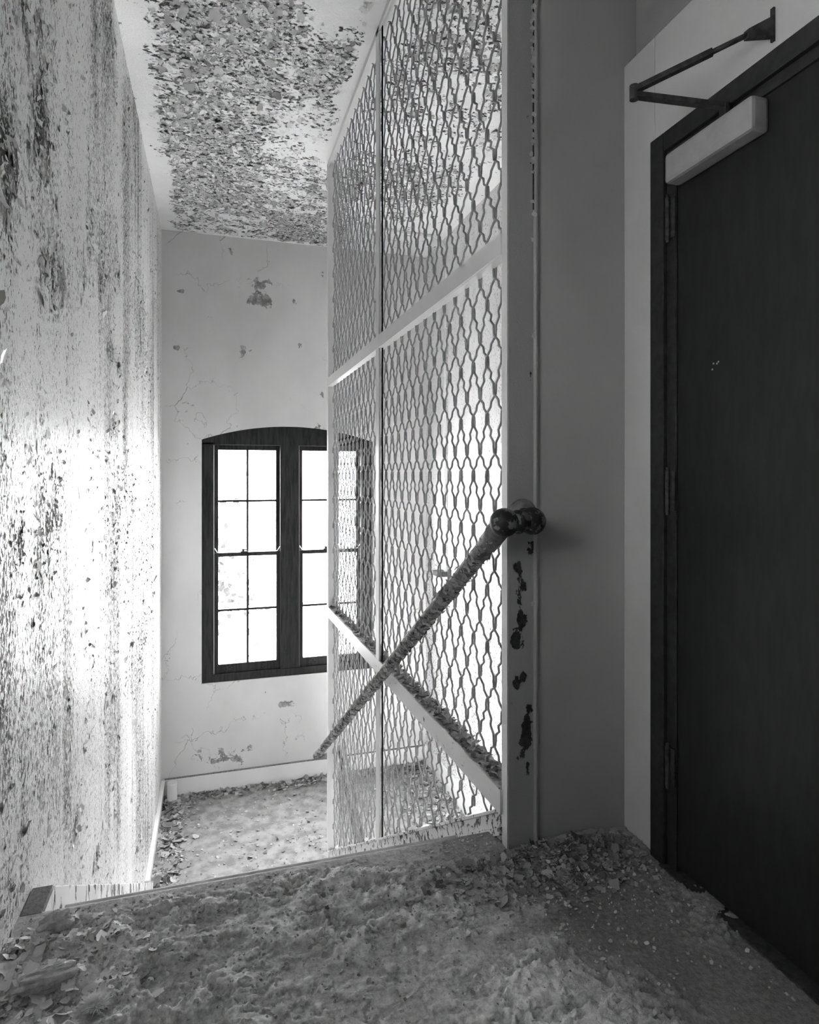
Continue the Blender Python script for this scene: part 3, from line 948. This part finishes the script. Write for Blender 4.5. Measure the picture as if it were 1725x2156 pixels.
b1 = Vector((.778, 1.62, 1.007)); b2 = Vector((.872, 1.635, 1.008))
ball(b1, .041, 'ball_elbow'); ball(b2, .040, 'ball_elbow')
loc(tube('collar', [A.lerp(B_, -.002), A.lerp(B_, .022)], .031, M['rail'], hr, 20), hr); set_peel(hr.children[-1], .3)
loc(tube('coupling', [b1.lerp(b2, .3), b1.lerp(b2, .42), b1.lerp(b2, .44), b1.lerp(b2, .56), b1.lerp(b2, .58), b1.lerp(b2, .75)], [.030, .030, .034, .034, .031, .031], BM, hr, 20), hr)
loc(tube('stub', [b2, (.895, 1.742, 1.02)], .024, BM, hr, 16), hr)
loc(tube('flange', [(.897, 1.744, 1.022), (.897, 1.735, 1.022), (.897, 1.726, 1.02)], [.046, .044, .030], mat_simple('flange_paint', .16, .24, 40, .7), hr, 28), hr)
e1 = B_
loc(tube('end_elbow', [e1, e1 + d * .03, e1 + d * .045 + Vector((.015, 0, 0)), e1 + d * .045 + Vector((.09, -.02, 0))], [.031, .031, .031, .026], M['rail'], hr, 18), hr); set_peel(hr.children[-1], .3)

lh = tag(empty('handrail', (.95, 4.87, -.95)), 'dark handrail of the lower flight glimpsed behind the wire screen', 'handrail')
loc(tube('pipe', [(.95, 4.90, -.945), (.95, 1.95, -.945 - 2.95 * .58)], .034, M['dark_metal'], lh, 14), lh)
loc(tube('bracket', [(.95, 4.88, -.95), (.90, 4.87, -.98)], .014, M['dark_metal'], lh, 8), lh)

# ------------------------------------------------------------------ door
dr = tag(empty('door_1', (XD, 1.1, 0)), 'near black flush door with dark metal frame on the right', 'door', kind='structure')


def dl(o): return loc(o, dr)


fx0, fx1 = XD - .016, XD + .14
m = MB().box(fx0, fx1, 1.552, DY1, 0, DZ)
m.box(fx0 + .012, fx1, 1.512, 1.552, 0, DZ - .05)
dl(m.build('frame_jamb', M['doorframe'], dr, .003))
m = MB().box(fx0, fx1, DY0, 1.552, DZ - .055, DZ); m.box(fx0 + .012, fx1, DY0, 1.512, DZ - .085, DZ - .055)
dl(m.build('frame_head', M['doorframe'], dr, .003))
dl(MB().box(fx0, fx1, DY0 - .1, DY0, 0, DZ).build('frame_jamb', M['doorframe'], dr, .003))
leaf = dl(MB().box(XD - .002, XD + .043, DY0, 1.508, .022, DZ - .088).build('door_leaf', M['door'], dr, .002))
dl(MB().box(fx0 - .01, fx1, DY0, 1.56, -.01, .006).build('threshold', M['dark_metal'], dr, .002))


def sub(o, par):
    o.location = (-dr.location[0] - leaf.location[0] * 0, 0, 0)
    o.location = (0, 0, 0)
    return o


for (za, zb) in ((1.817, 1.939), (1.033, 1.154), (.245, .359)):
    m = MB().cyl((XD - .018, 1.532, za), (XD - .018, 1.532, zb), .0065, 12)
    m.cyl((XD - .018, 1.532, zb), (XD - .018, 1.532, zb + .008), .0045, 10); m.cyl((XD - .018, 1.532, za - .008), (XD - .018, 1.532, za), .0045, 10)
    m.box(XD - .012, XD - .008, 1.51, 1.545, za + .004, zb - .004)
    m.build('hinge', M['dark_metal'], leaf)
for (y, z) in ((1.372, 1.435), (1.36, 1.433), (1.376, 1.42), (1.355, 1.437)):
    MB().cyl((XD - .002, y, z), (XD - .0035, y, z), .0025, 8).build('screw', M['closer'], leaf)

cl = tag(empty('door_closer', (XD - .03, 1.34, 2.03)), 'grey door closer box with a folding arm above the dark door', 'door closer')
loc(MB().box(XD - .055, XD - .002, 1.195, 1.50, 1.958, 2.040).build('body', M['closer'], cl, .010), cl)
p0 = Vector((XD - .035, 1.30, 2.045)); p1 = Vector((1.005, 1.352, 2.10)); p2 = Vector((XD - .03, 1.185, 2.195))
loc(MB().cyl((p0.x, p0.y, 2.035), (p0.x, p0.y, 2.075), .013, 12).build('spindle', M['dark_metal'], cl), cl)


def bar(name, a, b, w, h):
    a = Vector(a); b = Vector(b); d_ = (b - a).normalized()
    s_ = d_.cross(Vector((0, 0, 1))).normalized(); u_ = s_.cross(d_)
    pts = []
    for sx in (-1, 1):
        for e in (a, b):
            for sz in (-1, 1): pts.append(e + s_ * w / 2 * sx + u_ * h / 2 * sz)
    return loc(MB().hexa(pts).build(name, M['dark_metal'], cl, .0015), cl)


bar('main_arm', (p0.x, p0.y, 2.07), p1 - Vector((0, 0, .012)), .022, .012)
mid = p1.lerp(p2, .62)
bar('forearm', p1, mid, .018, .014)
loc(tube('adjusting_rod', [p1.lerp(p2, .6), p1.lerp(p2, .9)], .0065, M['dark_metal'], cl, 10), cl)
loc(MB().cyl(p1 - Vector((0, 0, .024)), p1 + Vector((0, 0, .012)), .011, 12).build('elbow_pin', M['dark_metal'], cl), cl)
m = MB().box(XD - .006, XD, 1.180, 1.190, 2.165, 2.245)
loc(m.build('foot_plate', M['dark_metal'], cl, .001), cl)
q = p1.lerp(p2, .88)
m = MB().hexa([(q.x - .004, q.y - .008, q.z - .012), (q.x - .004, q.y - .008, q.z + .010), (q.x - .004, q.y + .008, q.z - .012), (q.x - .004, q.y + .008, q.z + .010),
               (XD - .006, 1.181, 2.172), (XD - .006, 1.181, 2.225), (XD - .006, 1.189, 2.172), (XD - .006, 1.189, 2.225)])
loc(m.build('foot', M['dark_metal'], cl, .002), cl)

# ------------------------------------------------------------------ debris on the top landing
def scatter_chips(name, n, sampler, size, mat, label, z0, seed, curl=(.1, .8), cat='debris'):
    rr = np.random.default_rng(seed)
    P_ = sampler(n, rr)
    zz = z0(P_[:, 0], P_[:, 1])
    N_ = np.c_[rr.normal(0, .28, n), rr.normal(0, .28, n), np.ones(n)]
    N_ /= np.linalg.norm(N_, axis=1, keepdims=True)
    o = flakes(name, np.c_[P_, zz], N_, np.clip(rr.lognormal(math.log(size), .45, n), size * .35, size * 3.5), rr.uniform(*curl, n), .12, mat, None, seed=seed)
    return tag(o, label, cat, kind='stuff')


fzv = lambda x, y: floor_h(x, y)[0] + .001


def samp_pier(n, rr):
    a = np.c_[rr.normal(.97, .16, n), 1.73 - np.abs(rr.normal(0, .085, n))]
    k = (a[:, 0] > XD - .03)
    a[k, 0] = XD - .03 - rr.uniform(0, .2, k.sum())
    return a


def samp_left(n, rr):
    a = np.c_[XL + .02 + np.abs(rr.normal(0, .13, n)), rr.uniform(1.30, 1.82, n)]
    return a


def samp_all(n, rr):
    return np.c_[rr.uniform(XL + .02, XD - .03, n), 1.85 - np.abs(rr.normal(0, .35, n))]


scatter_chips('paint_chips', 4200, samp_pier, .0048, M['chip_dark'], 'heap of broken paint chips swept against the pier and post', fzv, 21)
scatter_chips('paint_chips', 650, samp_left, .0065, M['chip_pale'], 'litter of pale paint scales along the foot of the left wall', fzv, 22)
scatter_chips('grit', 5200, samp_all, .0022, M['grit'], 'fine grit scattered over the top landing', fzv, 23)


def samp_low(n, rr):
    k = n // 3
    a = np.c_[XL + .03 + np.abs(rr.normal(0, .10, k)), rr.uniform(YB0, YF - .03, k)]
    b = np.c_[rr.uniform(XL + .03, XR - .03, k), YF - .03 - np.abs(rr.normal(0, .07, k))]
    c = np.c_[XR - .03 - np.abs(rr.normal(0, .22, n - 2 * k)), rr.uniform(YB0, YF - .03, n - 2 * k)]
    return np.concatenate([a, b, c])


scatter_chips('paint_chips', 3600, samp_low, .012, M['chip'], 'fallen paint chips lining the edges of the half landing', lambda x, y: np.full_like(x, ZB + .004), 24)
scatter_chips('grit', 1500, lambda n, rr: np.c_[rr.uniform(XL + .03, XR - .03, n), rr.uniform(YB0, YF - .03, n)], .006, M['chip'],
              'small pale crumbs spread over the half landing', lambda x, y: np.full_like(x, ZB + .003), 25)


def lump(name, x, y, dims, rot, label, mat, cat, seed, sub_=3, rough=.22, z=None):
    bm = bmesh.new()
    bmesh.ops.create_icosphere(bm, subdivisions=sub_, radius=1.0)
    rr = random.Random(seed)
    off = rr.uniform(0, 50)
    for v in bm.verts:
        c = v.co.copy()
        k = 1 + rough * (float(vnoise(c.x * 1.7 + off, c.y * 1.7 + c.z * 2.3, seed)) - .5) * 2 + rough * .5 * (float(vnoise(c.x * 5 + off, c.y * 5 - c.z * 4, seed + 3)) - .5) * 2
        # squarer than a ball
        mx_ = max(abs(c.x), abs(c.y), abs(c.z))
        v.co = c * k * (.55 + .45 / max(mx_, .5)) * .8
        v.co.x *= dims[0] / 2; v.co.y *= dims[1] / 2; v.co.z *= dims[2] / 2
    me = bpy.data.meshes.new(name); bm.to_mesh(me); bm.free()
    me.materials.append(mat)
    o = link(bpy.data.objects.new(name, me))
    o.location = (x, y, (fz(x, y) if z is None else z) + dims[2] * .36)
    o.rotation_euler = rot
    return tag(o, label, cat)


lump('plaster_chunk', -.353, 1.575, (.145, .055, .045), (0, .05, .22), 'large long rough lump of plaster lying at the bottom left', M['plaster'], 'plaster lump', 1, 4)
lump('plaster_chunk', -.375, 1.775, (.095, .05, .05), (.2, -.15, .35), 'dark jagged plaster chunk near the left wall by the nosing', M['plaster'], 'plaster lump', 2, 4, .3)
lump('plaster_chunk', .509, 1.615, (.05, .035, .032), (0, .1, .3), 'single pale plaster chunk in the middle of the landing floor', M['plaster'], 'plaster lump', 3, 3, .3)
lump('plaster_pebble', .606, 1.523, (.02, .018, .016), (0, 0, .3), 'small dark pebble right of the middle plaster chunk', M['plaster'], 'pebble', 4, 2, .3)
lump('plaster_pebble', .604, 1.462, (.015, .014, .012), (0, 0, .9), 'small pale pebble just below the dark pebble', M['fluff'], 'pebble', 5, 2, .3)
lump('plaster_pebble', 1.008, 1.307, (.017, .013, .006), (0, 0, .2), 'flat white chip in front of the door', M['fluff'], 'pebble', 6, 2, .2)
lump('plaster_pebble', 1.222, 1.215, (.018, .012, .008), (0, 0, .7), 'white chip beside the door threshold', M['fluff'], 'pebble', 7, 2, .25)
lump('plaster_pebble', .555, 1.56, (.02, .016, .012), (0, 0, .7), 'rounded crumb between the plaster chunk and the nosing dust', M['plaster'], 'pebble', 8, 2, .25)
lump('plaster_pebble', -.10, 1.62, (.026, .02, .012), (0, 0, .1), 'grey crumb lying right of the large plaster lump', M['plaster'], 'pebble', 9, 2, .25)


def stick(a, b, rr, label):
    za, zb = fz(*a) + rr + .004, fz(*b) + rr + .004
    c = Vector((a[0], a[1], za)); e = Vector((b[0], b[1], zb))
    pts = [c.lerp(e, k / 5) + Vector((random.uniform(-1, 1), random.uniform(-1, 1), random.uniform(0, 1))) * rr * .5 for k in range(6)]
    rad = [rr * .5, rr, rr * .9, rr, rr * .85, rr * .4]
    v, f = tube_arrays(pts, rad, 6)
    tag(mesh_obj('wood_splinter', v, f, M['stick'], None, False), label, 'splinter')


stick((-.455, 1.700), (-.385, 1.775), .004, 'long dark splinter slanting beside the left wall')
stick((.600, 1.655), (.665, 1.640), .004, 'short splinter lying near the post')
stick((1.12, 1.625), (1.16, 1.59), .0035, 'pale twig in the heap by the door frame')
stick((.97, 1.53), (1.0, 1.555), .0035, 'dark splinter in front of the chip heap')


def curl(x, y, s, rz, label, cu=.5, seed=0):
    nn_ = 9
    rr = random.Random(seed)
    vv, ff = [], []
    jit = [1 + rr.uniform(-.25, .25) for _ in range(40)]
    for lay in (0, 1):
        for i in range(nn_):
            for k in range(nn_):
                a = i / (nn_ - 1) * 2 - 1; b_ = k / (nn_ - 1) * 2 - 1
                ang = math.atan2(b_, a); rad_ = max(abs(a), abs(b_))
                e = rad_ * (1 + .22 * math.sin(3 * ang + seed) + .12 * math.sin(7 * ang + 2 * seed))
                xx, yy = math.cos(ang) * e * s, math.sin(ang) * e * s * .75
                z_ = cu * (xx * xx) / s * .8 + .15 * yy + .0012 * lay + .004 + .05 * s * math.sin(9 * xx / s)
                vv.append((xx * math.cos(rz) - yy * math.sin(rz), xx * math.sin(rz) + yy * math.cos(rz), z_))
    for i in range(nn_ - 1):
        for k in range(nn_ - 1):
            q = i * nn_ + k
            ff.append((q + nn_ * nn_, q + nn_ + nn_ * nn_, q + nn_ + 1 + nn_ * nn_, q + 1 + nn_ * nn_)); ff.append((q, q + 1, q + nn_ + 1, q + nn_))
    rim = [k for k in range(nn_)] + [i * nn_ + nn_ - 1 for i in range(1, nn_)] + [(nn_ - 1) * nn_ + k for k in range(nn_ - 2, -1, -1)] + [i * nn_ for i in range(nn_ - 2, 0, -1)]
    for i in range(len(rim)):
        a, b_ = rim[i], rim[(i + 1) % len(rim)]
        ff.append((a, b_, b_ + nn_ * nn_, a + nn_ * nn_))
    o = mesh_obj('paint_scale', vv, ff, mat_simple('scale_paint', .55, .72, 40, .7), None, True)
    o.location = (x, y, fz(x, y) + .004)
    return tag(o, label, 'paint scale')


curl(-.440, 1.660, .030, .4, 'large curled paint scale tight against the left wall', .6, 1)
curl(-.398, 1.668, .028, 1.2, 'large pale paint scale just above the big plaster lump', .5, 2)
curl(-.352, 1.528, .022, .2, 'flat paint scale just below the big plaster lump', .3, 3)
curl(-.30, 1.545, .018, 1.8, 'small paint scale below the right tip of the big plaster lump', .4, 4)
curl(-.425, 1.795, .017, .9, 'cupped paint scale left of the jagged plaster chunk', .6, 5)
curl(-.398, 1.712, .018, 2.2, 'broken paint scale between the splinter and the pale scale', .6, 6)


def tuft(x, y, s, label, seed, n=500, flat=.7):
    rr = random.Random(seed)
    vv, ff = [], []
    for _ in range(n):
        th = rr.uniform(0, 2 * PI); ph = math.acos(rr.uniform(.0, 1))
        dx, dy, dz = math.sin(ph) * math.cos(th), math.sin(ph) * math.sin(th), math.cos(ph) * flat
        l = s * rr.uniform(.6, 1.1); w = s * .05
        bx, by = rr.gauss(0, s * .25), rr.gauss(0, s * .25)
        px, py = -dy, dx
        q = len(vv)
        tip = (bx + dx * l, by + dy * l, dz * l * .8 + rr.uniform(0, .2) * s)
        vv += [(bx - px * w, by - py * w, 0), (bx + px * w, by + py * w, 0), tip, (bx, by, w * 2)]
        ff += [(q, q + 1, q + 2), (q + 1, q + 3, q + 2), (q + 3, q, q + 2)]
    o = mesh_obj('fluff_tuft', vv, ff, M['fluff'])
    o.location = (x, y, max(fz(x + a_ * s, y + b_ * s) for a_ in (-.6, 0, .6) for b_ in (-.6, 0, .6)) + .001)
    return tag(o, label, 'fluff')


tuft(-.235, 1.474, .028, 'rounded white fluff tuft at the bottom edge on the left', 1, 900)
tuft(-.258, 1.752, .016, 'small white fluff tuft right of the jagged plaster chunk', 2)
tuft(-.395, 1.838, .013, 'white fluff tuft behind the jagged plaster chunk', 3)
tuft(.393, 1.412, .015, 'pale fluff tuft low in the middle of the floor', 4)
tuft(.137, 1.366, .017, 'white fluff tuft at the very bottom edge, left of centre', 5)
tuft(-.395, 1.745, .014, 'pale fluff clump beside the splinter', 6)
tuft(-.305, 1.80, .013, 'wispy fluff at the right end of the jagged plaster chunk', 7)

# ------------------------------------------------------------------ outside
g = MB().box(-40, 42, YF + .5, 80, -8.2, -8)
tag(g.build('ground', M['ground']), 'bright ground outside the window', 'ground', kind='structure')


def tree(x, y, z0, zc_, rad, n, label, seed):
    rr = np.random.default_rng(seed)
    e = tag(empty('tree', (x, y, z0)), label, 'tree', 'trees outside the window')
    v, f = tube_arrays([(0, 0, 0), (.15, 0, (zc_ - z0) * .5), (0, .1, zc_ - z0)], [.28, .2, .1], 10)
    mesh_obj('trunk', v, f, M['bark'], e, True)
    bl_ = rr.normal(0, 1, (26, 3)); bl_ /= np.linalg.norm(bl_, axis=1, keepdims=True); bl_ *= rad * rr.uniform(.35, .85, (26, 1))
    bi = rr.integers(0, 26, n)
    P_ = bl_[bi] + rr.normal(0, rad * .17, (n, 3)); P_[:, 2] = P_[:, 2] * .9 + zc_ - z0
    N_ = rr.normal(0, 1, (n, 3)); N_ /= np.linalg.norm(N_, axis=1, keepdims=True)
    flakes('crown', P_, N_, rr.uniform(.045, .085, n), .2, 0, M['leaf'], e, seed=seed)


tree(-.6, 15, -8, -.9, 2.6, 1500, 'leafy tree washed out by daylight behind the left sash', 5)
tree(-2.6, 25, -8, -1.5, 3.2, 1100, 'fainter leafy tree standing farther off behind the left sash', 6)
